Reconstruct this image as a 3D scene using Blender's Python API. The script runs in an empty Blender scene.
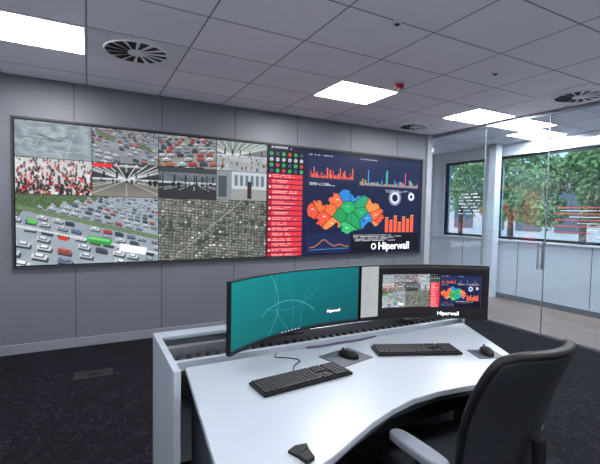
import bpy, bmesh, math, random
import numpy as np
from mathutils import Vector, Matrix, noise as mnoise
random.seed(7); rng=np.random.RandomState(5)
sc=bpy.context.scene
sc.view_settings.view_transform='Standard'
COL=sc.collection

# ---------------------------------------------------------------- helpers
def lin(c):
    return tuple(((x/255.0)/12.92 if x/255.0<=0.04045 else ((x/255.0+0.055)/1.055)**2.4) for x in c)
def mat(name,rgb=(128,128,128),rough=0.5,metal=0.0,emis=None,es=0.0,var=0.0,vscale=8.0,bump=0.0,bscale=200.0,spec=0.5):
    m=bpy.data.materials.new(name); m.use_nodes=True
    nt=m.node_tree; b=nt.nodes['Principled BSDF']
    c=lin(rgb)
    b.inputs['Base Color'].default_value=(*c,1); b.inputs['Roughness'].default_value=rough
    b.inputs['Metallic'].default_value=metal
    b.inputs['Specular IOR Level'].default_value=spec
    if emis is not None:
        b.inputs['Emission Color'].default_value=(*lin(emis),1); b.inputs['Emission Strength'].default_value=es
    tc=nt.nodes.new('ShaderNodeTexCoord')
    if var>0:
        n=nt.nodes.new('ShaderNodeTexNoise'); n.inputs['Scale'].default_value=vscale; n.inputs['Detail'].default_value=4
        nt.links.new(tc.outputs['Object'],n.inputs['Vector'])
        r=nt.nodes.new('ShaderNodeValToRGB')
        r.color_ramp.elements[0].position=0.3; r.color_ramp.elements[1].position=0.7
        r.color_ramp.elements[0].color=(*[x*(1-var) for x in c],1)
        r.color_ramp.elements[1].color=(*[min(1,x*(1+var)) for x in c],1)
        nt.links.new(n.outputs['Fac'],r.inputs['Fac']); nt.links.new(r.outputs['Color'],b.inputs['Base Color'])
    if bump>0:
        n=nt.nodes.new('ShaderNodeTexNoise'); n.inputs['Scale'].default_value=bscale
        nt.links.new(tc.outputs['Object'],n.inputs['Vector'])
        bp=nt.nodes.new('ShaderNodeBump'); bp.inputs['Strength'].default_value=bump; bp.inputs['Distance'].default_value=0.002
        nt.links.new(n.outputs['Fac'],bp.inputs['Height']); nt.links.new(bp.outputs['Normal'],b.inputs['Normal'])
    return m
def empty(name,loc=(0,0,0),rz=0):
    o=bpy.data.objects.new(name,None); o.empty_display_size=0.1
    o.location=loc; o.rotation_euler=(0,0,rz); COL.objects.link(o); return o
def link(name,me,m=None,parent=None,smooth=False):
    o=bpy.data.objects.new(name,me); COL.objects.link(o)
    if m: me.materials.append(m)
    if parent: o.parent=parent
    if smooth:
        for p in me.polygons: p.use_smooth=True
    return o
def bevel(o,w,seg=2):
    md=o.modifiers.new('bev','BEVEL'); md.width=w; md.segments=seg; md.limit_method='ANGLE'; return o
def boxes(name,lst,m,parent=None,bev=0):
    bm=bmesh.new()
    for (x0,x1,y0,y1,z0,z1) in lst:
        vs=[bm.verts.new(p) for p in [(x0,y0,z0),(x1,y0,z0),(x1,y1,z0),(x0,y1,z0),(x0,y0,z1),(x1,y0,z1),(x1,y1,z1),(x0,y1,z1)]]
        for f in [(0,3,2,1),(4,5,6,7),(0,1,5,4),(1,2,6,5),(2,3,7,6),(3,0,4,7)]:
            bm.faces.new([vs[i] for i in f])
    me=bpy.data.meshes.new(name); bm.to_mesh(me); bm.free()
    o=link(name,me,m,parent)
    if bev: bevel(o,bev)
    return o
def box(name,x0,x1,y0,y1,z0,z1,m,parent=None,bev=0):
    return boxes(name,[(x0,x1,y0,y1,z0,z1)],m,parent,bev)
def prism(name,pts,z0,z1,m,parent=None,bev=0):
    bm=bmesh.new()
    a=[bm.verts.new((x,y,z0)) for x,y in pts]; b=[bm.verts.new((x,y,z1)) for x,y in pts]
    bm.faces.new(a[::-1]); bm.faces.new(b)
    n=len(pts)
    for i in range(n): bm.faces.new([a[i],a[(i+1)%n],b[(i+1)%n],b[i]])
    bmesh.ops.recalc_face_normals(bm,faces=bm.faces)
    me=bpy.data.meshes.new(name); bm.to_mesh(me); bm.free()
    o=link(name,me,m,parent)
    if bev: bevel(o,bev,3)
    return o
def cyl(name,c,r,h,m,parent=None,r2=None,seg=32,rot=None):
    bm=bmesh.new()
    bmesh.ops.create_cone(bm,cap_ends=True,segments=seg,radius1=r,radius2=r if r2 is None else r2,depth=h)
    if rot is not None: bmesh.ops.transform(bm,matrix=rot,verts=bm.verts)
    bmesh.ops.translate(bm,vec=c,verts=bm.verts)
    me=bpy.data.meshes.new(name); bm.to_mesh(me); bm.free()
    o=link(name,me,m,parent)
    for p in me.polygons:
        if len(p.vertices)==4: p.use_smooth=True
    return o
def tube(name,pts,r,m,parent=None,cyclic=False,res=4,poly=False):
    cu=bpy.data.curves.new(name,'CURVE'); cu.dimensions='3D'; cu.bevel_depth=r; cu.bevel_resolution=res
    sp=cu.splines.new('POLY' if poly else 'NURBS')
    sp.points.add(len(pts)-1)
    for p,q in zip(sp.points,pts): p.co=(*q,1)
    sp.use_cyclic_u=cyclic
    if not poly: sp.order_u=3; sp.use_endpoint_u=not cyclic
    cu.resolution_u=6; cu.use_fill_caps=True
    t=bpy.data.objects.new(name+'_tmp',cu); COL.objects.link(t)
    dg=bpy.context.evaluated_depsgraph_get(); dg.update()
    me=bpy.data.meshes.new_from_object(t.evaluated_get(dg)); me.name=name
    bpy.data.objects.remove(t)
    return link(name,me,m,parent,True)
def text(name,s,size,m,parent,mw,bold=0.0,align='LEFT'):
    cu=bpy.data.curves.new(name,'FONT'); cu.body=s; cu.size=size; cu.offset=bold; cu.align_x=align
    t=bpy.data.objects.new(name+'_tmp',cu); COL.objects.link(t)
    dg=bpy.context.evaluated_depsgraph_get(); dg.update()
    me=bpy.data.meshes.new_from_object(t.evaluated_get(dg)); bpy.data.objects.remove(t)
    me.materials.clear(); me.transform(mw)
    return link(name,me,m,parent)

# ---------------------------------------------------------------- materials
def carpet():
    m=mat('carpet',(18,22,34),0.95,spec=0.1); nt=m.node_tree; b=nt.nodes['Principled BSDF']
    g=nt.nodes.new('ShaderNodeNewGeometry')
    n=nt.nodes.new('ShaderNodeTexNoise'); n.inputs['Scale'].default_value=6
    nt.links.new(g.outputs['Position'],n.inputs['Vector'])
    mx=nt.nodes.new('ShaderNodeMixRGB'); mx.blend_type='ADD'; mx.inputs[0].default_value=0.4
    nt.links.new(g.outputs['Position'],mx.inputs[1]); nt.links.new(n.outputs['Color'],mx.inputs[2])
    v=nt.nodes.new('ShaderNodeTexVoronoi'); v.feature='DISTANCE_TO_EDGE'; v.inputs['Scale'].default_value=9
    nt.links.new(mx.outputs[0],v.inputs['Vector'])
    r=nt.nodes.new('ShaderNodeValToRGB'); e=r.color_ramp.elements
    e[0].position=0.0; e[0].color=(*lin((40,42,52)),1); e[1].position=0.05; e[1].color=(*lin((14,15,21)),1)
    nt.links.new(v.outputs['Distance'],r.inputs['Fac'])
    n2=nt.nodes.new('ShaderNodeTexNoise'); n2.inputs['Scale'].default_value=150
    nt.links.new(g.outputs['Position'],n2.inputs['Vector'])
    m2=nt.nodes.new('ShaderNodeMixRGB'); m2.blend_type='MULTIPLY'; m2.inputs[0].default_value=0.7
    nt.links.new(r.outputs['Color'],m2.inputs[1]); nt.links.new(n2.outputs['Fac'],m2.inputs[2])
    nt.links.new(m2.outputs[0],b.inputs['Base Color'])
    return m
def ceiling_mat():
    m=mat('ceiling_tiles',(205,205,215),0.9,spec=0.2); nt=m.node_tree; b=nt.nodes['Principled BSDF']
    g=nt.nodes.new('ShaderNodeNewGeometry'); mp=nt.nodes.new('ShaderNodeMapping')
    mp.inputs['Location'].default_value=(0,-0.4,0)
    nt.links.new(g.outputs['Position'],mp.inputs['Vector'])
    br=nt.nodes.new('ShaderNodeTexBrick'); br.offset=0; br.squash=1
    br.inputs['Scale'].default_value=1; br.inputs['Brick Width'].default_value=0.75; br.inputs['Row Height'].default_value=0.6
    br.inputs['Mortar Size'].default_value=0.007; br.inputs['Mortar Smooth'].default_value=0.1
    br.inputs['Color1'].default_value=(*lin((245,243,251)),1); br.inputs['Color2'].default_value=(*lin((239,237,247)),1)
    br.inputs['Mortar'].default_value=(*lin((150,150,162)),1)
    nt.links.new(mp.outputs[0],br.inputs['Vector']); nt.links.new(br.outputs['Color'],b.inputs['Base Color'])
    return m
def wood_floor():
    m=mat('wood_planks',(130,110,100),0.3); nt=m.node_tree; b=nt.nodes['Principled BSDF']
    g=nt.nodes.new('ShaderNodeNewGeometry'); mp=nt.nodes.new('ShaderNodeMapping'); mp.inputs['Rotation'].default_value=(0,0,math.pi/2)
    nt.links.new(g.outputs['Position'],mp.inputs['Vector'])
    br=nt.nodes.new('ShaderNodeTexBrick'); br.inputs['Scale'].default_value=1; br.inputs['Brick Width'].default_value=1.2; br.inputs['Row Height'].default_value=0.16
    br.inputs['Mortar Size'].default_value=0.003
    br.inputs['Color1'].default_value=(*lin((146,126,116)),1); br.inputs['Color2'].default_value=(*lin((118,100,92)),1); br.inputs['Mortar'].default_value=(*lin((70,62,60)),1)
    nt.links.new(mp.outputs[0],br.inputs['Vector'])
    n=nt.nodes.new('ShaderNodeTexNoise'); n.inputs['Scale'].default_value=6
    mp2=nt.nodes.new('ShaderNodeMapping'); mp2.inputs['Scale'].default_value=(8,0.6,1)
    nt.links.new(g.outputs['Position'],mp2.inputs['Vector']); nt.links.new(mp2.outputs[0],n.inputs['Vector'])
    mx=nt.nodes.new('ShaderNodeMixRGB'); mx.blend_type='OVERLAY'; mx.inputs[0].default_value=0.5
    nt.links.new(br.outputs['Color'],mx.inputs[1]); nt.links.new(n.outputs['Fac'],mx.inputs[2])
    nt.links.new(mx.outputs[0],b.inputs['Base Color']); return m
def glass_mat(name,tint=(235,242,245),f0=0.04):
    # thin sheet glass: Schlick reflectance, identical on both faces
    m=bpy.data.materials.new(name); m.use_nodes=True; nt=m.node_tree; nt.nodes.clear()
    o=nt.nodes.new('ShaderNodeOutputMaterial'); t=nt.nodes.new('ShaderNodeBsdfTransparent'); g=nt.nodes.new('ShaderNodeBsdfGlossy')
    t.inputs['Color'].default_value=(*lin(tint),1); g.inputs['Roughness'].default_value=0.01
    lw=nt.nodes.new('ShaderNodeLayerWeight'); lw.inputs['Blend'].default_value=0.5
    p=nt.nodes.new('ShaderNodeMath'); p.operation='POWER'; p.inputs[1].default_value=5
    ma=nt.nodes.new('ShaderNodeMath'); ma.operation='MULTIPLY_ADD'; ma.inputs[1].default_value=1-f0; ma.inputs[2].default_value=f0
    nt.links.new(lw.outputs['Facing'],p.inputs[0]); nt.links.new(p.outputs[0],ma.inputs[0])
    mx=nt.nodes.new('ShaderNodeMixShader')
    nt.links.new(ma.outputs[0],mx.inputs[0]); nt.links.new(t.outputs[0],mx.inputs[1]); nt.links.new(g.outputs[0],mx.inputs[2])
    nt.links.new(mx.outputs[0],o.inputs['Surface']); return m
def screen_mat(name,strength):
    m=bpy.data.materials.new(name); m.use_nodes=True; nt=m.node_tree; b=nt.nodes['Principled BSDF']
    b.inputs['Base Color'].default_value=(0.004,0.004,0.005,1); b.inputs['Roughness'].default_value=0.35
    b.inputs['Specular IOR Level'].default_value=0.08
    a=nt.nodes.new('ShaderNodeAttribute'); a.attribute_name='Pix'
    nt.links.new(a.outputs['Color'],b.inputs['Emission Color']); b.inputs['Emission Strength'].default_value=strength
    return m
M_wall=mat('wall_panel_grey',(84,87,94),0.45,var=0.04,vscale=1.5)
M_groove=mat('panel_groove',(38,40,44),0.8)
M_white=mat('painted_white',(196,200,208),0.6,var=0.02)
M_whitew=mat('bounce_white_wall',(228,230,235),0.7,var=0.02)  # unseen west and south walls, kept white to bounce light onto the ceiling
M_trimg=mat('trim_pale_grey',(125,128,135),0.5)
M_base=mat('baseboard_grey',(100,103,110),0.5,var=0.03)
M_dark=mat('dark_metal',(22,23,26),0.5,0.0,spec=0.25)
M_surr=mat('surround_grey',(40,42,47),0.5,spec=0.3)
M_black=mat('black_plastic',(9,9,11),0.5,var=0.1,spec=0.2)
M_alu=mat('brushed_aluminium',(145,148,155),0.35,0.8,var=0.06,vscale=30)
M_light=mat('light_diffuser',(255,255,255),0.5,emis=(250,250,255),es=68.0)
M_desk=mat('desk_laminate',(134,141,148),0.3,var=0.015,vscale=3,spec=0.35)
M_deskside=mat('desk_panel',(132,141,149),0.4,var=0.02)
M_edge=mat('desk_edge_band',(44,50,58),0.4,spec=0.3)
M_glass=glass_mat('clear_glass',f0=0.10); M_wglass=glass_mat('window_glass')
M_screen=screen_mat('screen_pixels',1.2)
M_logo=mat('logo_white',(240,240,245),0.5,emis=(240,240,250),es=0.85)
M_red=mat('sensor_red',(170,30,30),0.4)
M_frost=mat('frosted_vinyl',(195,198,205),0.8)
M_redv=mat('red_vinyl',(175,80,85),0.8)
M_vent=mat('diffuser_white',(228,228,236),0.5)
M_fabric=mat('chair_fabric',(27,30,35),0.9,var=0.12,vscale=60,bump=0.6,bscale=350,spec=0.12)
M_pad=mat('armrest_pad',(88,94,102),0.5,var=0.05,spec=0.3)

# ---------------------------------------------------------------- room shell
ZC=2.86; YW=4.98; XP=5.15; XE=6.85; CAMZ=1.53
ZS=1.08; ZT=2.64
VX0,VX1,VZ0,VZ1=-0.645,4.88,0.925,2.41
box('floor',-2.5,XP,-3,YW,-0.1,0,carpet())
box('floor_corridor',XP,XE,-3,6.6,-0.1,0,wood_floor())
box('ceiling',-2.6,XE+0.1,-3.1,6.7,ZC,ZC+0.25,ceiling_mat())
wall=box('wall_north',-2.5,XP-0.03,YW,YW+0.2,0,ZC,M_wall)
g=[]
gx=[-0.12+0.9*k for k in range(-2,6)]
for x in gx:
    g.append((x-0.004,x+0.004,YW-0.002,YW,0.1,VZ0-0.05)); g.append((x-0.004,x+0.004,YW-0.002,YW,VZ1+0.05,ZC))
boxes('trim_1',g,M_groove)
box('baseboard_north',-2.5,XP-0.03,YW-0.018,YW,0,0.10,M_base,bev=0.003)
box('wall_west',-2.6,-2.5,-3,YW+0.2,0,ZC,M_whitew)
box('wall_south',-2.5,XE,-3.1,-3,0,ZC,M_whitew)
box('wall_corridor',XP-0.03,XE,6.6,6.7,0,ZC,M_white)
boxes('trim_2',[(XP-0.14,XP-0.03,YW-0.03,YW,0,ZC),(XP-0.03,XP-0.01,YW,YW+0.2,0,ZC)],M_trimg)
boxes('wall_east',[(XE,XE+0.2,-3,6.6,0,ZS),(XE,XE+0.2,-3,6.6,ZT,ZC),(XE,XE+0.2,4.98,5.25,ZS,ZT),(XE,XE+0.2,6.25,6.6,ZS,ZT),(XE,XE+0.2,-3,0.6,ZS,ZT)],M_white)
box('baseboard_east',XE-0.015,XE,-3,6.6,0,0.09,M_base)
boxes('trim_3',[(XE-0.004,XE,y-0.004,y+0.004,0.1,ZS) for y in (0.9,2.1,3.3,4.5,5.7)],M_groove)
box('trim_4',XE-0.05,XE,-3,6.6,ZS-0.01,ZS+0.02,M_white)
def window(name,y0,y1,mull):
    e=empty(name)
    t=0.045
    l=[(XE+0.04,XE+0.1,y0,y1,ZS+0.022,ZS+0.022+t),(XE+0.04,XE+0.1,y0,y1,ZT-t,ZT),(XE+0.04,XE+0.1,y0,y0+t,ZS+0.022,ZT),(XE+0.04,XE+0.1,y1-t,y1,ZS+0.022,ZT)]
    for y in mull: l.append((XE+0.04,XE+0.1,y-0.02,y+0.02,ZS+0.06,ZT-0.04))
    boxes('frame',l,M_dark,e)
    box('pane',XE+0.065,XE+0.071,y0+t,y1-t,ZS+0.067,ZT-t,M_wglass,e)
window('window_1',5.25,6.25,[]); window('window_2',0.6,4.98,[2.2])
box('pillar',XE-0.22,XE-0.06,4.86,5.0,0,ZC,M_white)

# ---------------------------------------------------------------- glass partition
gp=empty('glass_partition')
ZG=ZC-0.05
box('top_channel',XP-0.03,XP+0.03,-3,YW,ZG,ZC,M_alu,gp)
box('bottom_channel',XP-0.02,XP+0.02,-3,YW,0,0.03,M_alu,gp)
ys=[YW-0.005,3.95,3.03,2.05,0.6,-1.2,-2.99]
for i in range(len(ys)-1):
    if i==1: continue
    box('pane_%d'%i,XP-0.006,XP+0.006,ys[i+1]+0.004,ys[i]-0.004,0.03,ZG,M_glass,gp)
boxes('seals',[(XP-0.008,XP+0.008,y-0.004,y+0.004,0.03,ZG) for y in ys[1:-1]],M_alu,gp)
dl=[]
for r in range(7):
    z=1.86-r*0.05
    for c in range(9):
        if (r*3+c*5)%4!=0:
            y=4.38-c*0.043; dl.append((XP-0.009,XP-0.007,y-0.026,y,z-0.012,z))
boxes('decal_dots',dl,M_frost,gp)
boxes('decal_lines',[(XP-0.009,XP-0.007,2.1+0.1*k,2.92,1.64-0.075*k,1.652-0.075*k) for k in range(5)],M_redv,gp)
boxes('decal_lines_white',[(XP-0.009,XP-0.007,2.15,2.85-0.1*k,1.605-0.075*k,1.613-0.075*k) for k in range(5)],M_frost,gp)
gd=empty('door_1')
box('leaf',XP-0.006,XP+0.006,3.035,3.945,0.035,ZG-0.005,M_glass,gd)
for s in (-1,1):
    tube('handle_bar',[(XP+s*0.05,3.08,0.85),(XP+s*0.05,3.08,1.2)],0.015,M_alu,gd,poly=True)
    for z in (0.9,1.15): cyl('handle_standoff',(XP+s*0.028,3.08,z),0.008,0.044,M_alu,gd,rot=Matrix.Rotation(math.pi/2,4,'Y'))

# ---------------------------------------------------------------- ceiling fittings
def panel(x0,y0):
    e=empty('ceiling_light_panel')
    x1=x0+0.75; y1=y0+0.6; t=0.018
    boxes('frame',[(x0,x1,y0,y0+t,ZC-0.012,ZC),(x0,x1,y1-t,y1,ZC-0.012,ZC),(x0,x0+t,y0+t,y1-t,ZC-0.012,ZC),(x1-t,x1,y0+t,y1-t,ZC-0.012,ZC)],M_vent,e)
    box('diffuser',x0+t,x1-t,y0+t,y1-t,ZC-0.008,ZC-0.001,M_light,e)
for (x,y) in [(-0.75,3.4),(2.25,3.4),(4.28,3.4),(-0.75,0.4),(2.25,0.4),(4.3,0.4),(-0.75,-2),(2.25,-2),(6.05,3.7),(6.0,0.4)]:
    panel(x,y)  # panels overhead and behind the camera are unseen, added to light the room
def swirl(x,y,r=0.25):
    e=empty('air_diffuser',(x,y,ZC-0.002))
    box('plate',-0.36,0.36,-0.285,0.285,-0.008,0,M_vent,e,0.002)
    cyl('recess',(0,0,-0.010),r,0.004,M_black,e,seg=48)
    bm=bmesh.new(); n=14
    for i in range(n):
        a=2*math.pi*i/n; p=[]
        for (rr,da) in [(0.3*r,0),(0.97*r,0.12),(0.97*r,0.26),(0.3*r,0.2)]:
            p.append((rr*math.cos(a+da),rr*math.sin(a+da)))
        z0=-0.014; z1=-0.019
        bm.faces.new([bm.verts.new((p[0][0],p[0][1],z0)),bm.verts.new((p[1][0],p[1][1],z0)),bm.verts.new((p[2][0],p[2][1],z1)),bm.verts.new((p[3][0],p[3][1],z1))])
    me=bpy.data.meshes.new('blades'); bm.to_mesh(me); bm.free(); link('blades',me,M_vent,e)
    cyl('hub',(0,0,-0.016),0.28*r,0.012,M_vent,e)
    tube('rim',[(r*math.cos(2*math.pi*i/32),r*math.sin(2*math.pi*i/32),-0.013) for i in range(32)],0.008,M_vent,e,cyclic=True)
swirl(0.375,3.7); swirl(4.75,2.5,0.24); swirl(4.35,4.6,0.2)
sd=empty('smoke_detector')
cyl('base',(2.79,3.17,ZC-0.012),0.055,0.024,M_white,sd); cyl('ring',(2.79,3.17,ZC-0.034),0.045,0.02,M_red,sd); cyl('cap',(2.79,3.17,ZC-0.056),0.04,0.024,M_red,sd,r2=0.042)
cyl('cap_tip',(2.79,3.17,ZC-0.072),0.02,0.012,M_white,sd)
for (x,y) in [(3.35,2.5),(1.9,2.2)]:
    s=empty('ceiling_sensor'); cyl('body',(x,y,ZC-0.01),0.03,0.02,M_white,s); cyl('lens',(x,y,ZC-0.023),0.015,0.008,M_dark,s)
fo=empty('floor_outlet_box')
box('lid',-0.12,0.2,3.98,4.16,0.0,0.008,M_dark,fo,0.002); box('handle',0.0,0.08,4.05,4.09,0.008,0.011,M_black,fo)

# ---------------------------------------------------------------- pixel canvases
def smooth_noise(h,w,gh,gw):
    a=rng.rand(gh+2,gw+2)
    yy=np.linspace(0,gh,h); xx=np.linspace(0,gw,w)
    y0=yy.astype(int); x0=xx.astype(int); fy=(yy-y0)[:,None]; fx=(xx-x0)[None,:]
    return (a[y0][:,x0]*(1-fy)*(1-fx)+a[y0+1][:,x0]*fy*(1-fx)+a[y0][:,x0+1]*(1-fy)*fx+a[y0+1][:,x0+1]*fy*fx)
def C(*c): return np.array(c,dtype=float)
def rect(a,x0,y0,x1,y1,c): a[max(0,int(y0)):max(0,int(round(y1))),max(0,int(x0)):max(0,int(round(x1)))]=c
def line(a,x0,y0,x1,y1,c,w=1.0):
    h,wd=a.shape[:2]; Y,X=np.mgrid[0:h,0:wd]
    dx,dy=x1-x0,y1-y0; L=dx*dx+dy*dy+1e-9
    t=np.clip(((X-x0)*dx+(Y-y0)*dy)/L,0,1); d=np.hypot(X-x0-t*dx,Y-y0-t*dy)
    k=np.clip(w/2+0.5-d,0,1)[...,None]; a[:]=a*(1-k)+np.array(c)*k
def disc(a,cx,cy,r,c,r0=0):
    h,wd=a.shape[:2]; Y,X=np.mgrid[0:h,0:wd]; d=np.hypot(X-cx,Y-cy)
    k=(np.clip(r+0.5-d,0,1)*np.clip(d-r0+0.5,0,1))[...,None]; a[:]=a*(1-k)+np.array(c)*k
def orect(a,cx,cy,w,h,ang,c):
    H,W=a.shape[:2]; R=int(max(w,h))+2
    x0,x1=max(0,int(cx)-R),min(W,int(cx)+R); y0,y1=max(0,int(cy)-R),min(H,int(cy)+R)
    if x1<=x0 or y1<=y0: return
    Y,X=np.mgrid[y0:y1,x0:x1]; u=(X-cx)*math.cos(ang)+(Y-cy)*math.sin(ang); v=-(X-cx)*math.sin(ang)+(Y-cy)*math.cos(ang)
    k=(np.clip(w/2+0.5-abs(u),0,1)*np.clip(h/2+0.5-abs(v),0,1))[...,None]
    a[y0:y1,x0:x1]=a[y0:y1,x0:x1]*(1-k)+np.array(c)*k
def cars(a,n,size,ang,pal,base=(98,104,112),near=2.0,gap=0.62):
    # rows of traffic seen in perspective: small far (top), large near (bottom)
    h,w=a.shape[:2]; a[:]=C(*base)+(smooth_noise(h,w,6,10)[...,None]-0.5)*26
    y=-w*0.5*math.tan(ang)*0.55-3
    while y<h+w*0.3*abs(math.tan(ang))+6:
        k=0.55+(near-0.55)*max(0,y)/h; s=size*k
        x=-10+rng.rand()*s
        while x<w+10:
            yy=y+(x-w/2)*math.tan(ang)*0.55
            if rng.rand()<n:
                c=C(*pal[rng.randint(len(pal))]); aa=ang*0.6+(rng.rand()-0.5)*0.12
                orect(a,x+s*0.06,yy+s*0.18,s*0.94,s*0.34,aa,(50,54,62))
                orect(a,x,yy,s*0.90,s*0.34,aa,c*0.86)
                orect(a,x,yy-s*0.06,s*0.56,s*0.24,aa,(58,68,82))
                orect(a,x,yy-s*0.12,s*0.44,s*0.18,aa,c)
            x+=s*(1.12+rng.rand()*0.45)
        y+=s*gap
def crowd(a,n,pal,base):
    h,w=a.shape[:2]; a[:]=C(*base)+(smooth_noise(h,w,4,6)[...,None]-0.5)*40
    pts=sorted([(rng.rand()*h,rng.rand()*w) for _ in range(n)])
    for y,x in pts:
        s=0.7+0.8*y/h; c=pal[rng.randint(len(pal))]
        orect(a,x,y+1.5*s,2.2*s,3.6*s,0,c); orect(a,x,y-1.2*s,1.8*s,1.8*s,0,(190,150,125) if rng.rand()<0.3 else (40,32,30))
def hall(a,bg=(70,76,84),fl=(120,126,134),vx=0.5,light=(225,230,235)):
    h,w=a.shape[:2]; Y,X=np.mgrid[0:h,0:w]; a[:]=C(*bg)*(0.75+0.5*abs(Y-h*0.5)/h)[...,None]
    hy=h*0.5; fm=Y>hy; a[fm]=(C(*fl)*(0.7+0.6*((Y-hy)/h)[...,None]))[fm]
    for k in range(-6,7):
        line(a,w*vx,hy,w*vx+k*w*0.16,0,light,1.2)
        if k%2==0: line(a,w*vx,hy,w*vx+k*w*0.3,h,(200,204,210),0.8)
    for k in range(9):
        x=w*vx+(k-4)*w*0.12*(1.0+0.2*abs(k-4)); rect(a,x,hy-h*0.22,x+2,hy+h*0.1,(30,34,40))
    rect(a,0,hy-2,w,hy+1,(185,192,200))
    for i in range(12):
        x=rng.rand()*w; s=2+rng.rand()*6; rect(a,x,hy-1,x+s*0.4,hy+s*1.2,(25,27,32))
def aerial(a,base=(84,92,86)):
    h,w=a.shape[:2]; reg=smooth_noise(h,w,5,8); a[:]=C(*base)+(reg[...,None]-0.5)*40
    ang=0.10
    for gx_ in range(-2,w//6+3):
        for gy_ in range(-6,h//5+4):
            x=gx_*6+rng.rand()*1.8; y=gy_*5+rng.rand()*1.4+gx_*0.6
            if not(0<=x<w and 0<=y<h): continue
            b=rng.rand()*0.7+0.4*reg[int(y),int(x)]
            c=C(160,158,148)*(0.5+0.55*b) if b>0.28 else C(58,74,54)
            if rng.rand()<0.05: c=C(215,215,210)
            orect(a,x+0.6,y+0.8,4.2+rng.rand(),2.8+rng.rand(),ang,(44,50,46)); orect(a,x,y,3+rng.rand()*2.4,2.0+rng.rand()*1.6,ang,c)
    for k in range(1,6): line(a,w*k/6,0,w*k/6-10,h,(128,130,128),1.0)
    for k in range(1,5): line(a,0,h*k/5-8,w,h*k/5+10,(124,126,126),1.0)
    line(a,w*0.1,h,w*0.75,0,(150,152,150),1.6)
def scribble(a,x0,y0,x1,y1,c,step=3,dens=0.75):
    y=int(y0)
    while y<y1:
        x=x0+rng.rand()*2; e=x0+(x1-x0)*(0.5+0.5*rng.rand())
        while x<e:
            L=1+rng.randint(4)
            if rng.rand()<dens: rect(a,x,y,x+L,y+1,c)
            x+=L+1
        y+=step
W,H=760,208; cw=W//8; ch=H//4
cv=np.zeros((H,W,3)); 
carpal=[(232,236,240),(240,242,245),(225,230,236),(205,80,70),(80,86,98),(160,170,180),(215,220,226),(120,140,168),(60,64,74),(190,198,208)]
def cell(c,r,cs=1,rs=1): return cv[r*ch:(r+rs)*ch,c*cw:(c+cs)*cw]
a=cell(0,0); nn=smooth_noise(ch,cw,10,16); a[:]=C(132,144,150)+(nn[...,None]-0.5)*50
for k in range(14): line(a,rng.rand()*cw,rng.rand()*ch,rng.rand()*cw,rng.rand()*ch,(182,190,194),0.5)
for k in range(7): line(a,cw*0.55,ch*0.5,rng.rand()*cw,rng.rand()*ch,(82,92,100),0.8)
cars(cell(1,0),0.8,7,0.35,carpal,(128,134,138),near=1.5,gap=0.75)
a=cell(1,0); orect(a,cw*0.2,ch*0.2,26,7,0.4,(96,110,84)); orect(a,cw*0.8,ch*0.5,20,5,0.4,(90,104,80))
cars(cell(2,0),0.9,10,-0.15,carpal+[(205,60,50),(210,120,60)],(132,132,130),near=1.6)
a=cell(3,0); hall(a,(128,138,136),(170,170,165),0.3,(215,220,220)); crowd(a[ch//2:],26,[(40,60,90),(30,34,40),(200,205,210),(150,90,70)],(158,164,168))
crowd(cell(0,1),300,[(30,28,30),(205,45,48),(170,40,42),(36,36,42),(50,44,48),(225,225,228),(120,50,50)],(196,196,198))
hall(cell(1,1),(66,68,68),(130,128,118),0.5); rect(cell(1,1),2,2,cw*0.3,8,(215,50,55)); scribble(cell(1,1),cw*0.32,3,cw*0.8,7,(230,230,230),2)
hall(cell(2,1),(120,130,138),(60,64,70),0.6,(70,78,88)); a=cell(2,1); rect(a,0,0,cw,9,(60,64,66)); rect(a,0,ch-14,cw,ch,(46,48,52))
for k in range(5): rect(a,6+k*18,12,8+k*18,ch-8,(36,40,44))
a=cell(3,1); a[:]=C(182,190,196); rect(a,0,0,cw*0.3,ch,(126,134,138)); rect(a,cw*0.3,ch*0.62,cw,ch,(145,148,148)); 
for k in range(6): rect(a,cw*0.35+k*10,ch*0.15,cw*0.35+k*10+6,ch*0.5,(98,114,126))
rect(a,cw*0.6,ch*0.35,cw*0.68,ch*0.95,(52,40,40)); rect(a,cw*0.05,ch*0.2,cw*0.2,ch*0.9,(70,78,84))
a=cell(0,2,2,2); cars(a,0.82,10,0.42,carpal+[(232,238,242),(214,220,228)],(146,158,168),near=2.1,gap=0.72)
h_,w_=a.shape[:2]; Yg,Xg=np.mgrid[0:h_,0:w_]
gm=(Yg<26-Xg*0.22+4*np.sin(Xg*0.4)); a[gm]=C(76,100,66)+(rng.rand(gm.sum(),1)-0.5)*50
gm=(Yg>h_*0.12+Xg*0.25+2)&(Yg<h_*0.12+Xg*0.25+9); a[gm]=C(104,122,92)+(rng.rand(gm.sum(),1)-0.5)*40
gm=(Yg>h_*0.42+Xg*0.24)&(Yg<h_*0.42+Xg*0.24+3.5); a[gm]=C(196,202,206)
orect(a,w_*0.55,h_*0.66,34,10,0.2,(46,150,66)); orect(a,w_*0.55,h_*0.64,30,4,0.2,(120,200,120)); orect(a,w_*0.80,h_*0.80,40,12,0.2,(238,240,242)); orect(a,w_*0.1,h_*0.38,10,6,0.3,(90,190,70)); orect(a,w_*0.3,h_*0.62,12,6,0.3,(200,50,45))
aerial(cell(2,2,2,2))
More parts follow.
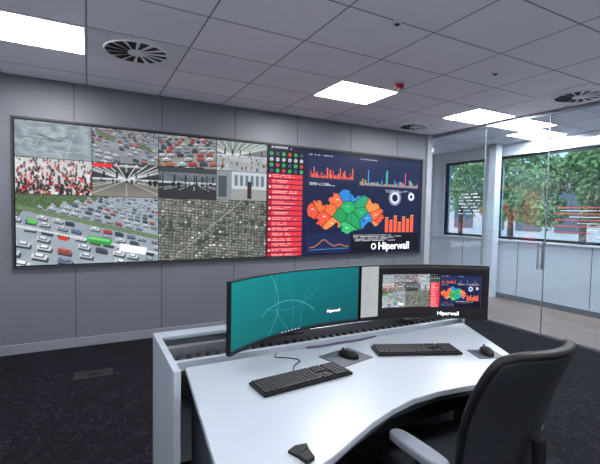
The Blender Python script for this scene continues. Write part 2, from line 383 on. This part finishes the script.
# dashboard half
ox=W//2; D=cv[:,ox:]; dw=D.shape[1]; D[:]=C(20,28,64)
def U(u): return (u-0.5)*2*dw
def V(v): return v*H
rect(D,0,0,dw,5,(16,22,46)); scribble(D,4,1,60,4,(230,230,235),2)
rect(D,1,6,U(.602),V(.245),(18,22,36))
for i in range(6):
    for j in range(4):
        x=4+i*12.5; y=10+j*10.5
        c=[(45,190,90),(230,70,60),(60,200,120),(70,90,120)][(i*7+j*5)%4] if j!=1 else (215,220,228)
        disc(D,x+4,y+4,3.4,c); disc(D,x+4,y+4,1.3,(20,22,34))
y=V(.25); k=0
while y<V(.985):
    rect(D,2,y,U(.598),y+8.5,(222,54,64)); rect(D,2,y,9,y+8.5,(176,32,46)); scribble(D,11,y+2,U(.585),y+7,(255,205,208),3,0.85)
    if k%2==0: disc(D,5.5,y+4,2,(250,240,240))
    y+=10; k+=1
rect(D,U(.612),8,U(.765),V(.29),(28,38,76))
scribble(D,U(.615),9,U(.70),11,(220,225,235),2)
for i in range(30):
    x=U(.62)+i*3.4; hh=3+abs(rng.randn())*7+(16 if i%9==2 else 0); hh=min(hh,34); rect(D,x,V(.26)-hh,x+2.2,V(.26),(236,110,60) if i%3 else (220,60,70))
rect(D,U(.77),8,U(.995),V(.33),(28,38,76)); scribble(D,U(.775),9,U(.86),11,(220,225,235),2)
for i in range(54):
    x=U(.775)+i*3.0; hh=3+abs(rng.randn())*6+(26 if i in (7,23,24,41) else 0); hh=min(hh,42)
    rect(D,x,V(.31)-hh,x+1.8,V(.31),[(70,210,110),(240,90,150),(250,170,60),(80,170,240)][i%4])
scribble(D,U(.615),V(.31),U(.70),V(.335),(225,228,235),2)
mx0,mx1,my0,my1=U(.615),U(.855),V(.34),V(.79)
Y,X=np.mgrid[0:H,0:dw]; px=(X-mx0)/(mx1-mx0); py=(Y-my0)/(my1-my0)
wob=smooth_noise(H,dw,30,50)-0.5
mask=np.zeros((H,dw),bool)
for (cx,cy,rx,ry) in [(.10,.52,.11,.20),(.24,.62,.15,.26),(.45,.40,.17,.34),(.55,.68,.20,.30),(.70,.42,.16,.26),(.90,.58,.11,.24),(.35,.35,.1,.2),(.78,.55,.1,.2)]:
    mask|=(((px-cx)/rx)**2+((py-cy)/ry)**2+wob*0.9)<1
OR1,OR2,OR3=(242,110,60),(236,86,58),(248,140,72)
seeds=[(.05,.5,OR2),(.14,.42,OR1),(.2,.65,OR2),(.28,.5,OR1),(.3,.8,OR3),(.4,.6,(36,150,84)),(.37,.28,OR1),(.46,.2,(44,130,206)),(.5,.42,(42,176,100)),(.58,.7,(36,156,92)),(.5,.9,(56,186,114)),(.68,.3,(46,160,110)),(.7,.55,(34,166,104)),(.62,.18,(50,140,210)),(.78,.68,(50,140,210)),(.85,.4,OR3),(.9,.6,OR1),(.97,.7,OR2),(.9,.85,OR3)]
dist=np.stack([np.hypot((px-s[0])*1.6,py-s[1])+wob*0.05 for s in seeds]); idx=dist.argmin(0); sd2=np.sort(dist,0)
mc=np.array([s[2] for s in seeds],float)[idx]; edge=(sd2[1]-sd2[0])<0.018
mc[edge]=mc[edge]*0.55; D[mask]=mc[mask]
for s in seeds[::2]: 
    cx,cy=mx0+s[0]*(mx1-mx0),my0+s[1]*(my1-my0)
    rect(D,cx-2,cy-1,cx+3,cy,(225,228,235)); 
disc(D,U(.90),V(.42),17,(215,220,232),8); disc(D,U(.90),V(.42),17,(130,140,170),13)
disc(D,U(.962),V(.40),9,(236,238,242),4); disc(D,U(.955),V(.24),3,(80,200,120))
scribble(D,U(.865),V(.345),U(.99),V(.37),(180,186,205),2,0.6)
for i in range(7):
    x=U(.868)+i*12; hh=[30,24,34,20,32,27,36][i]; rect(D,x,V(.79)-hh,x+8,V(.79),(242,100,66)); rect(D,x,V(.79)-hh-3,x+8,V(.79)-hh-1,(250,180,90))
rect(D,U(.612),V(.80),U(.745),V(.985),(28,38,76))
py_=None
for i in range(26):
    x=U(.62)+i*3.7; yy=V(.93)-9*math.exp(-((i-9)/4.0)**2)*1.6-5*math.exp(-((i-19)/3.0)**2)-rng.rand()*2
    if py_ is not None: line(D,px_,py_,x,yy,(240,150,60),1.2)
    px_,py_=x,yy
line(D,U(.62),V(.95),U(.74),V(.94),(80,180,230),1)
rect(D,U(.752),V(.80),U(.995),V(.985),(12,14,26)); scribble(D,U(.757),V(.815),U(.99),V(.88),(225,228,235),3,0.85)
for c in range(1,8):
    if c!=4: 
        if c<4:
            if c==2: cv[:,c*cw]*=0.3
            else: cv[:2*ch,c*cw]*=0.3
        else: cv[:,c*cw]*=0.75
cv[:,4*cw-1:4*cw+1]*=0.25
cv[ch,:4*cw]*=0.3; cv[2*ch,:4*cw]*=0.3; cv[2*ch,4*cw:]*=0.8
cv=np.clip(cv,0,255)
cvd=cv.copy()
def s2l(a):
    a=np.clip(a,0,255)/255.0
    return np.where(a<=0.04045,a/12.92,((a+0.055)/1.055)**2.4)
def pixmesh(name,canvas,posfn,m,parent,gain=1.0):
    h,w=canvas.shape[:2]
    u=np.linspace(0,1,w); v=np.linspace(0,1,h)
    co=posfn(*np.meshgrid(u,v)).reshape(-1,3)
    me=bpy.data.meshes.new(name)
    idx=np.arange(h*w).reshape(h,w)
    q=np.stack([idx[1:,:-1],idx[1:,1:],idx[:-1,1:],idx[:-1,:-1]],-1).reshape(-1,4)
    me.vertices.add(h*w); me.vertices.foreach_set('co',co.astype(np.float32).ravel())
    me.loops.add(q.size); me.loops.foreach_set('vertex_index',q.astype(np.int32).ravel())
    me.polygons.add(len(q)); me.polygons.foreach_set('loop_start',np.arange(0,q.size,4,dtype=np.int32))
    me.update(calc_edges=True)
    at=me.color_attributes.new('Pix','FLOAT_COLOR','POINT')
    col=np.ones((h*w,4),np.float32); col[:,:3]=s2l(canvas).reshape(-1,3)*gain
    at.data.foreach_set('color',col.ravel())
    return link(name,me,m,parent)
vw=empty('video_wall')
def pos(u,v):
    return np.stack([VX0+u*(VX1-VX0),np.full_like(u,YW-0.032),VZ1-v*(VZ1-VZ0)],-1)
pixmesh('screen',cv,pos,M_screen,vw)
box('housing',VX0-0.014,VX1+0.014,YW-0.031,YW-0.003,VZ0-0.014,VZ1+0.014,M_black,vw)
b=0.035
boxes('surround',[(VX0-b,VX1+b,YW-0.04,YW-0.003,VZ1+0.015,VZ1+b),(VX0-b,VX1+b,YW-0.04,YW-0.003,VZ0-b,VZ0-0.015),(VX0-b,VX0-0.015,YW-0.04,YW-0.003,VZ0-0.015,VZ1+0.015),(VX1+0.015,VX1+b,YW-0.04,YW-0.003,VZ0-0.015,VZ1+0.015)],M_surr,vw)
R90=Matrix.Rotation(math.pi/2,4,'X')
text('logo_text','Hiperwall',0.165,M_logo,vw,Matrix.Translation((4.02,YW-0.036,VZ0+0.045))@R90,0.002)
tube('logo_ring',[(3.93+0.04*math.cos(t*math.pi/8),YW-0.036,VZ0+0.095+0.04*math.sin(t*math.pi/8)) for t in range(16)],0.007,M_logo,vw,cyclic=True)

# ================================================================ workstation
# (modelled in its own units, then sized by K; z=ZF is the floor there)
K=1.11; DZ=CAMZ-1.45*K; ZF=-DZ/K
before=set(bpy.data.objects)
dk=empty('control_desk')
front=[(1.97,1.375),(1.86,1.17),(1.79,1.06),(1.7,1.05),(1.55,1.085),(1.4,1.11),(1.25,1.125),(1.1,1.12),(0.97,1.09),(0.85,1.05),(0.73,0.995),(0.62,0.945),(0.5,0.91),(0.4,0.89),(0.33,0.90),(0.30,0.93)]
top=[(0.385,1.80),(2.19,1.80)]+front+[(0.315,1.1)]
prism('worktop',top[::-1],0.715,0.74,M_desk,dk,0.004)
inner=[(0.40,1.79),(2.17,1.79),(1.95,1.38),(1.84,1.19),(1.77,1.09),(1.55,1.105),(1.25,1.145),(0.97,1.11),(0.73,1.015),(0.62,0.965),(0.4,0.91),(0.33,0.94)]
prism('underboard',inner[::-1],0.69,0.714,M_edge,dk)
prism('end_panel_west',[(0.30,1.62),(0.33,1.62),(0.33,2.19),(0.30,2.19)],ZF,0.80,M_deskside,dk,0.003)
prism('end_panel_east',[(2.23,1.84),(2.26,1.84),(2.26,2.19),(2.23,2.19)],ZF,0.80,M_deskside,dk,0.003)
box('rear_panel',0.33,2.23,2.16,2.19,ZF,0.80,M_deskside,dk,0.003)
box('rear_cap',0.33,2.23,2.09,2.158,0.785,0.80,M_deskside,dk)
box('trough_floor',0.335,2.225,1.81,2.155,0.60,0.62,M_black,dk)
box('trough_front',0.335,2.225,1.80,1.812,0.60,0.712,M_dark,dk)
box('tool_rail',0.335,2.225,2.03,2.07,0.70,0.76,M_alu,dk,0.003)
box('tool_rail_lower',0.335,2.225,1.86,1.89,0.70,0.745,M_deskside,dk,0.003)
boxes('slats',[(0.34+0.05*i,0.355+0.05*i,1.895,2.025,0.70,0.715) for i in range(37)],M_dark,dk)
prism('leg_west',[(0.37,1.0),(0.40,1.0),(0.44,1.78),(0.41,1.78)],ZF+0.03,0.69,M_edge,dk,0.003)
prism('leg_east',[(1.80,1.15),(1.83,1.15),(2.14,1.78),(2.11,1.78)],ZF+0.03,0.69,M_edge,dk,0.003)
boxes('feet',[(0.36,0.45,0.98,1.8,ZF,ZF+0.03),(1.85,2.15,1.2,1.8,ZF,ZF+0.03)],M_dark,dk)
box('modesty_panel',0.45,2.1,1.74,1.76,0.2,0.69,M_dark,dk)

def monitor(pL,pR,canvas,z0=0.785,h=0.345,R=1.25,name='curved_monitor'):
    e=empty(name)
    pL=np.array(pL); pR=np.array(pR); ch_=pR-pL; L=np.linalg.norm(ch_); t=ch_/L; n=np.array([t[1],-t[0]])
    mid=(pL+pR)/2; th=math.asin(L/2/R); sag=R*(1-math.cos(th))
    def P(s,off):
        a=s*th
        if isinstance(s,np.ndarray):
            return mid+t*((R-off)*np.sin(a))[...,None]-n*((sag-off*np.cos(a)-(R-R*np.cos(a))))[...,None]
        return mid+t*(R-off)*math.sin(a)-n*(sag-off*math.cos(a)-(R-R*math.cos(a)))
    def slab(nm,s0,s1,za,zb,o0,o1,m,seg=32,bev=0):
        bm=bmesh.new(); rows=[]
        for i in range(seg+1):
            s=s0+(s1-s0)*i/seg
            f=P(s,o1); bk=P(s,o0)
            rows.append([bm.verts.new((bk[0],bk[1],za)),bm.verts.new((f[0],f[1],za)),bm.verts.new((f[0],f[1],zb)),bm.verts.new((bk[0],bk[1],zb))])
        for i in range(seg):
            for k in range(4):
                bm.faces.new([rows[i][k],rows[i+1][k],rows[i+1][(k+1)%4],rows[i][(k+1)%4]])
        bm.faces.new(rows[0][::-1]); bm.faces.new(rows[-1])
        bmesh.ops.recalc_face_normals(bm,faces=bm.faces)
        me=bpy.data.meshes.new(nm); bm.to_mesh(me); bm.free()
        o=link(nm,me,m,e)
        if bev: bevel(o,bev)
        return o
    slab('housing',-1,1,z0,z0+h,-0.022,0,M_black,bev=0.003)
    slab('rear_hump',-0.55,0.55,z0+0.05,z0+h-0.05,-0.05,-0.0225,M_black,bev=0.008)
    slab('chin',-1,1,z0,z0+0.012,0.0002,0.003,M_dark)
    def pf(u,v):
        s=(u*2-1)*0.985
        xy=P(s,0.0015); z=z0+h-0.008-v*(h-0.022)
        return np.concatenate([xy,z[...,None]],-1)
    pixmesh('screen',canvas,pf,M_screen,e)
    ang=math.atan2(t[1],t[0])
    c=mid-n*(sag+0.085)
    cyl('stand_post',(c[0],c[1],0.865),0.02,0.20,M_dark,e)
    box('stand_foot',c[0]-0.11,c[0]+0.11,c[1]-0.05,c[1]+0.05,0.762,0.772,M_dark,e,0.003)
    q0=mid-n*(sag+0.05)
    tube('stand_neck',[(c[0],c[1],0.955),(q0[0],q0[1],0.955)],0.022,M_dark,e,poly=True)
    return P,n,t,e,th
mh,mw=130,340
m1=np.zeros((mh,mw,3)); Y,X=np.mgrid[0:mh,0:mw]
g1=(X/mw)[...,None]; g2=(Y/mh)[...,None]
m1[:]=C(6,108,118)*(1-0.25*g2)+C(0,22,16)*(1-g1)
def arc(a,cx,cy,r,a0,a1,c,w):
    pr=None
    for k in range(25):
        t=a0+(a1-a0)*k/24; p=(cx+r*math.cos(t),cy+r*math.sin(t))
        if pr: line(a,pr[0],pr[1],p[0],p[1],c,w)
        pr=p
arc(m1,150,-30,110,0.6,2.1,(70,170,176),0.5); arc(m1,40,60,90,-0.9,0.8,(120,205,208),0.6); arc(m1,230,40,110,2.3,3.9,(80,180,184),0.5)
arc(m1,150,170,110,-2.2,-0.8,(150,220,222),0.6); arc(m1,20,90,150,-0.6,0.2,(60,160,166),0.5); arc(m1,320,110,130,2.6,3.7,(70,165,170),0.5)
rect(m1,0,mh-4,mw,mh,(30,60,70))
for k in range(6): rect(m1,140+k*9,mh-3,144+k*9,mh-1,(220,225,230))
m2=np.zeros((mh,mw,3)); m2[:]=C(30,26,30)
rect(m2,0,0,50,mh,(168,172,174)); scribble(m2,5,6,40,mh-10,(120,124,130),7,0.5); rect(m2,50,0,mw,6,(52,52,58)); rect(m2,54,10,mw-8,mh-24,(22,18,22))
mini_w,mini_h=262,84; yi=(np.linspace(0,H-1,mini_h)).astype(int); xi=(np.linspace(0,W-1,mini_w)).astype(int)
sm=(cvd+np.roll(cvd,1,0)+np.roll(cvd,1,1)+np.roll(cvd,-1,1))/4
m2[22:22+mini_h,62:62+mini_w]=np.clip(sm[yi][:,xi]*1.1,0,255)
rect(m2,0,mh-4,mw,mh,(18,20,28))
P1,n1,t1,e1,th1=monitor((0.567,1.725),(1.463,1.968),m1)
P2,n2,t2,e2,th2=monitor((1.473,1.968),(2.25,1.66),m2)
def curved_text(P,t,th,e,s,z,st,size,nm):
    p=P(s,0.006); ang=math.atan2(t[1],t[0])-s*th
    text(nm,st,size,M_logo,e,Matrix.Translation((p[0],p[1],z))@Matrix.Rotation(ang,4,'Z')@R90,0.0003,'CENTER')
curved_text(P2,t2,th2,e2,0.42,0.805,'Hiperwall',0.036,'logo_text')
curved_text(P1,t1,th1,e1,0.62,0.865,'Hiperwall',0.024,'title_text')

M_key=mat('keycap_black',(26,27,31),0.55,spec=0.25)
def keyboard(cx,cy,rz):
    e=empty('keyboard',(cx,cy,0.7405),rz)
    box('base',-0.22,0.22,-0.068,0.068,0.002,0.014,M_black,e,0.004)
    l=[]
    for r in range(6):
        y0=-0.06+r*0.0205; 
        def row(xs): 
            for (xa,xb) in xs: l.append((xa+0.001,xb-0.001,y0,y0+0.017,0.0145,0.021))
        if r==0: row([(-0.212,-0.185),(-0.183,-0.16),(-0.158,-0.135),(-0.133,-0.02),(-0.018,0.005),(0.007,0.03),(0.032,0.06)])
        else: row([(-0.212+i*0.0195,-0.1935+i*0.0195) for i in range(14)])
        if r<5: row([(0.068+i*0.0185,0.0855+i*0.0185) for i in range(3)] if r not in (1,2) else ([(0.0865,0.104)] if r==1 else []))
        if r<5: row([(0.132+i*0.0195,0.1505+i*0.0195) for i in range(4)])
        else: row([(0.068+i*0.0185,0.0855+i*0.0185) for i in range(3)]+[(0.132+i*0.0195,0.1505+i*0.0195) for i in range(4)])
    boxes('keys',l,M_key,e)
    boxes('feet',[(-0.2,-0.17,0.045,0.06,0,0.002),(0.17,0.2,0.045,0.06,0,0.002),(-0.2,-0.17,-0.06,-0.045,0,0.002),(0.17,0.2,-0.06,-0.045,0,0.002)],M_black,e)
    return e
keyboard(0.80,1.455,math.radians(5)); keyboard(1.50,1.515,math.radians(-22))
def mouse(cx,cy,z,rz):
    bm=bmesh.new(); bmesh.ops.create_uvsphere(bm,u_segments=32,v_segments=16,radius=1)
    for v in bm.verts:
        x,y,zz=v.co; 
        w=0.031*(1-0.12*y); v.co=Vector((x*w,y*0.056,max(zz,-0.15)*0.030*(1+0.15*-y)+0.0045))
    e=empty('computer_mouse',(cx,cy,z),rz)
    me=bpy.data.meshes.new('shell'); bm.to_mesh(me); bm.free(); link('shell',me,M_black,e,True)
    cyl('wheel',(0,0.03,0.028),0.008,0.006,M_edge,e,rot=Matrix.Rotation(math.pi/2,4,'Y'))
def pad(cx,cy,w,d,rz):
    e=prism('mouse_pad',[(-w/2,-d/2),(w/2,-d/2),(w/2,d/2),(-w/2,d/2)],0,0.003,M_edge,None); e.location=(cx,cy,0.7403); e.rotation_euler=(0,0,rz)
pad(1.12,1.60,0.21,0.17,math.radians(12)); mouse(1.135,1.60,0.7438,math.radians(25))
pad(1.80,1.33,0.14,0.12,math.radians(-22)); mouse(1.81,1.335,0.7438,math.radians(-30))
tube('keyboard_cable',[(0.80,1.53,0.745),(0.82,1.60,0.745),(0.9,1.64,0.745),(0.86,1.70,0.745),(0.78,1.74,0.745),(0.83,1.78,0.745)],0.0025,M_black)
tube('cable_bundle',[(1.0,1.785,0.748),(1.06,1.77,0.748),(1.2,1.78,0.750),(1.33,1.77,0.748),(1.45,1.785,0.750)],0.005,mat('cable_violet',(50,42,76),0.5))
ct=empty('desk_height_control')
prism('bracket',[(0.53,0.985),(0.58,1.010),(0.585,1.03),(0.545,1.035),(0.515,1.02)],0.7405,0.750,M_black,ct,0.002)
prism('paddle',[(0.53,0.983),(0.575,0.998),(0.57,0.955),(0.54,0.945)],0.7405,0.754,M_black,ct,0.002)

# chair
chx,chy=1.26,0.96
chr_=empty('office_chair',(chx,chy,0),math.radians(2))
def grid_surf(name,f,nu,nv,m,thick,parent):
    bm=bmesh.new(); vs=[[bm.verts.new(f(i/nu*2-1,j/nv)) for j in range(nv+1)] for i in range(nu+1)]
    for i in range(nu):
        for j in range(nv): bm.faces.new([vs[i][j],vs[i+1][j],vs[i+1][j+1],vs[i][j+1]])
    bmesh.ops.recalc_face_normals(bm,faces=bm.faces)
    me=bpy.data.meshes.new(name); bm.to_mesh(me); bm.free(); o=link(name,me,m,parent,True)
    sd_=o.modifiers.new('s','SOLIDIFY'); sd_.thickness=thick; sd_.offset=0
    bevel(o,thick*0.4,3); return o
def back(u,v):
    w=0.185+0.022*math.sin(math.pi*min(1,v))+0.018*v
    e=abs(2*v-1)**9; w*= (1-0.10*e)
    x=u*w; z=0.52+0.515*v-0.02*(abs(u)**5)*(1 if v>0.5 else -1)*abs(2*v-1)**3
    y=-0.155-0.12*v+0.05*math.sin(math.pi*v)*0.6+0.07*u*u
    return (x,y,z)
grid_surf('backrest',back,20,24,M_fabric,0.035,chr_)
fr=[back(-1,j/20) for j in range(21)]+[back(i/10,1) for i in range(-9,10)]+[back(1,1-j/20) for j in range(21)]+[back(-i/10,0) for i in range(-9,10)]
tube('back_frame',fr,0.016,M_black,chr_,cyclic=True)
tube('back_spine',[(0,-0.06,0.40),(0,-0.17,0.42),(0,-0.215,0.52),(0,-0.235,0.66),(0,-0.225,0.74)],0.020,M_black,chr_)
def seat(u,v):
    w=0.235*(1-0.12*abs(2*v-1)**4)
    return (u*w,-0.17+0.45*v+0.02*(1-u*u)*(1 if v>0.5 else -1)*abs(2*v-1),0.475+0.015*u*u-0.05*max(0,v-0.75)**1.3*4*0.5)
grid_surf('seat',seat,16,16,M_fabric,0.07,chr_)
box('seat_pan',-0.16,0.16,-0.12,0.18,0.405,0.437,M_black,chr_,0.01)
for s in (-1,1):
    tube('arm_post',[(s*0.15,0.0,0.42),(s*0.25,0.0,0.43),(s*0.265,0.0,0.5),(s*0.265,0.02,0.625)],0.018,M_dark,chr_)
    pts=[]
    for k in range(24):
        t=2*math.pi*k/24; cx_=math.copysign(abs(math.cos(t))**0.6,math.cos(t)); sy=math.copysign(abs(math.sin(t))**0.7,math.sin(t))
        pts.append((s*0.265+0.036*cx_,0.03+0.125*sy))
    prism('arm_pad',pts,0.63,0.66,M_pad,chr_,0.008)
zf=ZF
cyl('gas_column',(0,0.03,zf+0.22),0.028,0.27,M_alu,chr_)
cyl('hub',(0,0.03,zf+0.10),0.045,0.07,M_black,chr_)
for k in range(5):
    a_=2*math.pi*k/5+0.3
    cx_,cy_=math.cos(a_),math.sin(a_)
    tube('base_arm',[(0.03*cx_,0.03+0.03*cy_,zf+0.11),(0.17*cx_,0.03+0.17*cy_,zf+0.105),(0.31*cx_,0.03+0.31*cy_,zf+0.075)],0.02,M_black,chr_)
    cyl('caster',(0.31*cx_,0.03+0.31*cy_,zf+0.0285),0.028,0.045,M_black,chr_,rot=Matrix.Rotation(math.pi/2,4,'X')@Matrix.Rotation(a_,4,'Y'))
# bring workstation to real size
for o in [o for o in bpy.data.objects if o not in before]:
    if o.type=='MESH':
        o.data.transform(Matrix.Scale(K,4))
        for md in o.modifiers:
            if md.type=='BEVEL': md.width*=K
            if md.type=='SOLIDIFY': md.thickness*=K
    if o.parent is None:
        l=o.location; o.location=(l.x*K,l.y*K,l.z*K+DZ)

# ---------------------------------------------------------------- outdoors
def leafmat():
    m=mat('foliage',(90,140,62),0.7); nt=m.node_tree; b=nt.nodes['Principled BSDF']
    a=nt.nodes.new('ShaderNodeAttribute'); a.attribute_name='Pix'; nt.links.new(a.outputs['Color'],b.inputs['Base Color'])
    return m
M_leaf=leafmat(); M_bark=mat('bark',(90,78,66),0.9)
box('ground_outside',XE+0.2,45,-20,45,-0.6,-0.5,mat('paving',(170,170,168),0.9,var=0.06))
bd=empty('office_building')
box('facade',30,30.4,-10,45,-0.5,4.4,mat('render_pale',(200,202,206),0.7,var=0.03),bd)
boxes('glazing',[(29.95,29.99,-9+3*k,-7+3*k,0.4,3.6) for k in range(18)],mat('dark_glazing',(90,104,118),0.2),bd)
def tree(x,y,r,h,N=9000):
    e=empty('tree')
    cyl('trunk',(x,y,(h-0.5)/2),0.12,h+0.5,M_bark,e,r2=0.08)
    cs=[]
    for k in range(14):
        cs.append((np.array([x+random.uniform(-1,1)*r*0.7,y+random.uniform(-1,1)*r*0.8,h+random.uniform(-0.6,0.9)*r]),r*random.uniform(0.25,0.5)))
    ci=rng.randint(len(cs),size=N)
    ctr=np.array([c[0] for c in cs])[ci]; rad=np.array([c[1] for c in cs])[ci]
    d=rng.randn(N,3); d/=np.linalg.norm(d,axis=1)[:,None]
    p=ctr+d*(rad*(0.6+0.5*rng.rand(N)))[:,None]
    u=rng.randn(N,3); u/=np.linalg.norm(u,axis=1)[:,None]; v=np.cross(u,d+0.3*rng.randn(N,3)); v/=np.linalg.norm(v,axis=1)[:,None]
    s=(0.05+0.05*rng.rand(N))[:,None]
    co=np.stack([p-u*s,p-v*s*0.5,p+u*s,p+v*s*0.5],1).reshape(-1,3)
    me=bpy.data.meshes.new('crown')
    me.vertices.add(4*N); me.vertices.foreach_set('co',co.astype(np.float32).ravel())
    me.loops.add(4*N); me.loops.foreach_set('vertex_index',np.arange(4*N,dtype=np.int32))
    me.polygons.add(N); me.polygons.foreach_set('loop_start',np.arange(0,4*N,4,dtype=np.int32))
    me.update(calc_edges=True)
    at=me.color_attributes.new('Pix','FLOAT_COLOR','POINT')
    base=s2l(C(120,160,104))[None,:]*(0.6+0.7*rng.rand(N,1))+np.array([[0.08,0.07,0.03]])*rng.rand(N,1)
    col=np.ones((N,4,4),np.float32); col[:,:,:3]=base[:,None,:]
    at.data.foreach_set('color',col.ravel())
    link('crown',me,M_leaf,e)
for (x,y,r,h) in [(12.0,5.0,1.3,2.8),(13.5,9.2,1.5,2.7),(12.0,2.0,1.3,2.8),(16,13.5,1.8,2.9),(19,7.5,1.9,2.9),(15,4.0,1.4,3.1),(13.5,6.8,1.2,2.3)]:
    tree(x,y,r,h)
w=bpy.data.worlds.new('World'); sc.world=w; w.use_nodes=True; nt=w.node_tree
bg=nt.nodes['Background']; sk=nt.nodes.new('ShaderNodeTexSky'); sk.sky_type='NISHITA'; sk.sun_disc=False; sk.sun_elevation=math.radians(40); sk.sun_rotation=math.radians(250)
nt.links.new(sk.outputs[0],bg.inputs['Color']); bg.inputs['Strength'].default_value=0.4
sun=bpy.data.lights.new('sun','SUN'); sun.energy=3.8; sun.angle=0.02; so=bpy.data.objects.new('sun',sun); COL.objects.link(so)
so.rotation_euler=Vector((0.6,0.15,-0.7)).to_track_quat('-Z','Y').to_euler()

# ---------------------------------------------------------------- camera
cam=bpy.data.cameras.new('camera'); cam.sensor_width=36; cam.lens=24; cam.clip_start=0.02
co=bpy.data.objects.new('camera',cam); COL.objects.link(co)
co.matrix_world=Matrix.Translation((0,0,CAMZ))@Matrix.Rotation(math.radians(-28),4,'Z')@Matrix.Rotation(math.radians(90-2.85),4,'X')@Matrix.Rotation(math.radians(1.1),4,'Z')
sc.camera=co
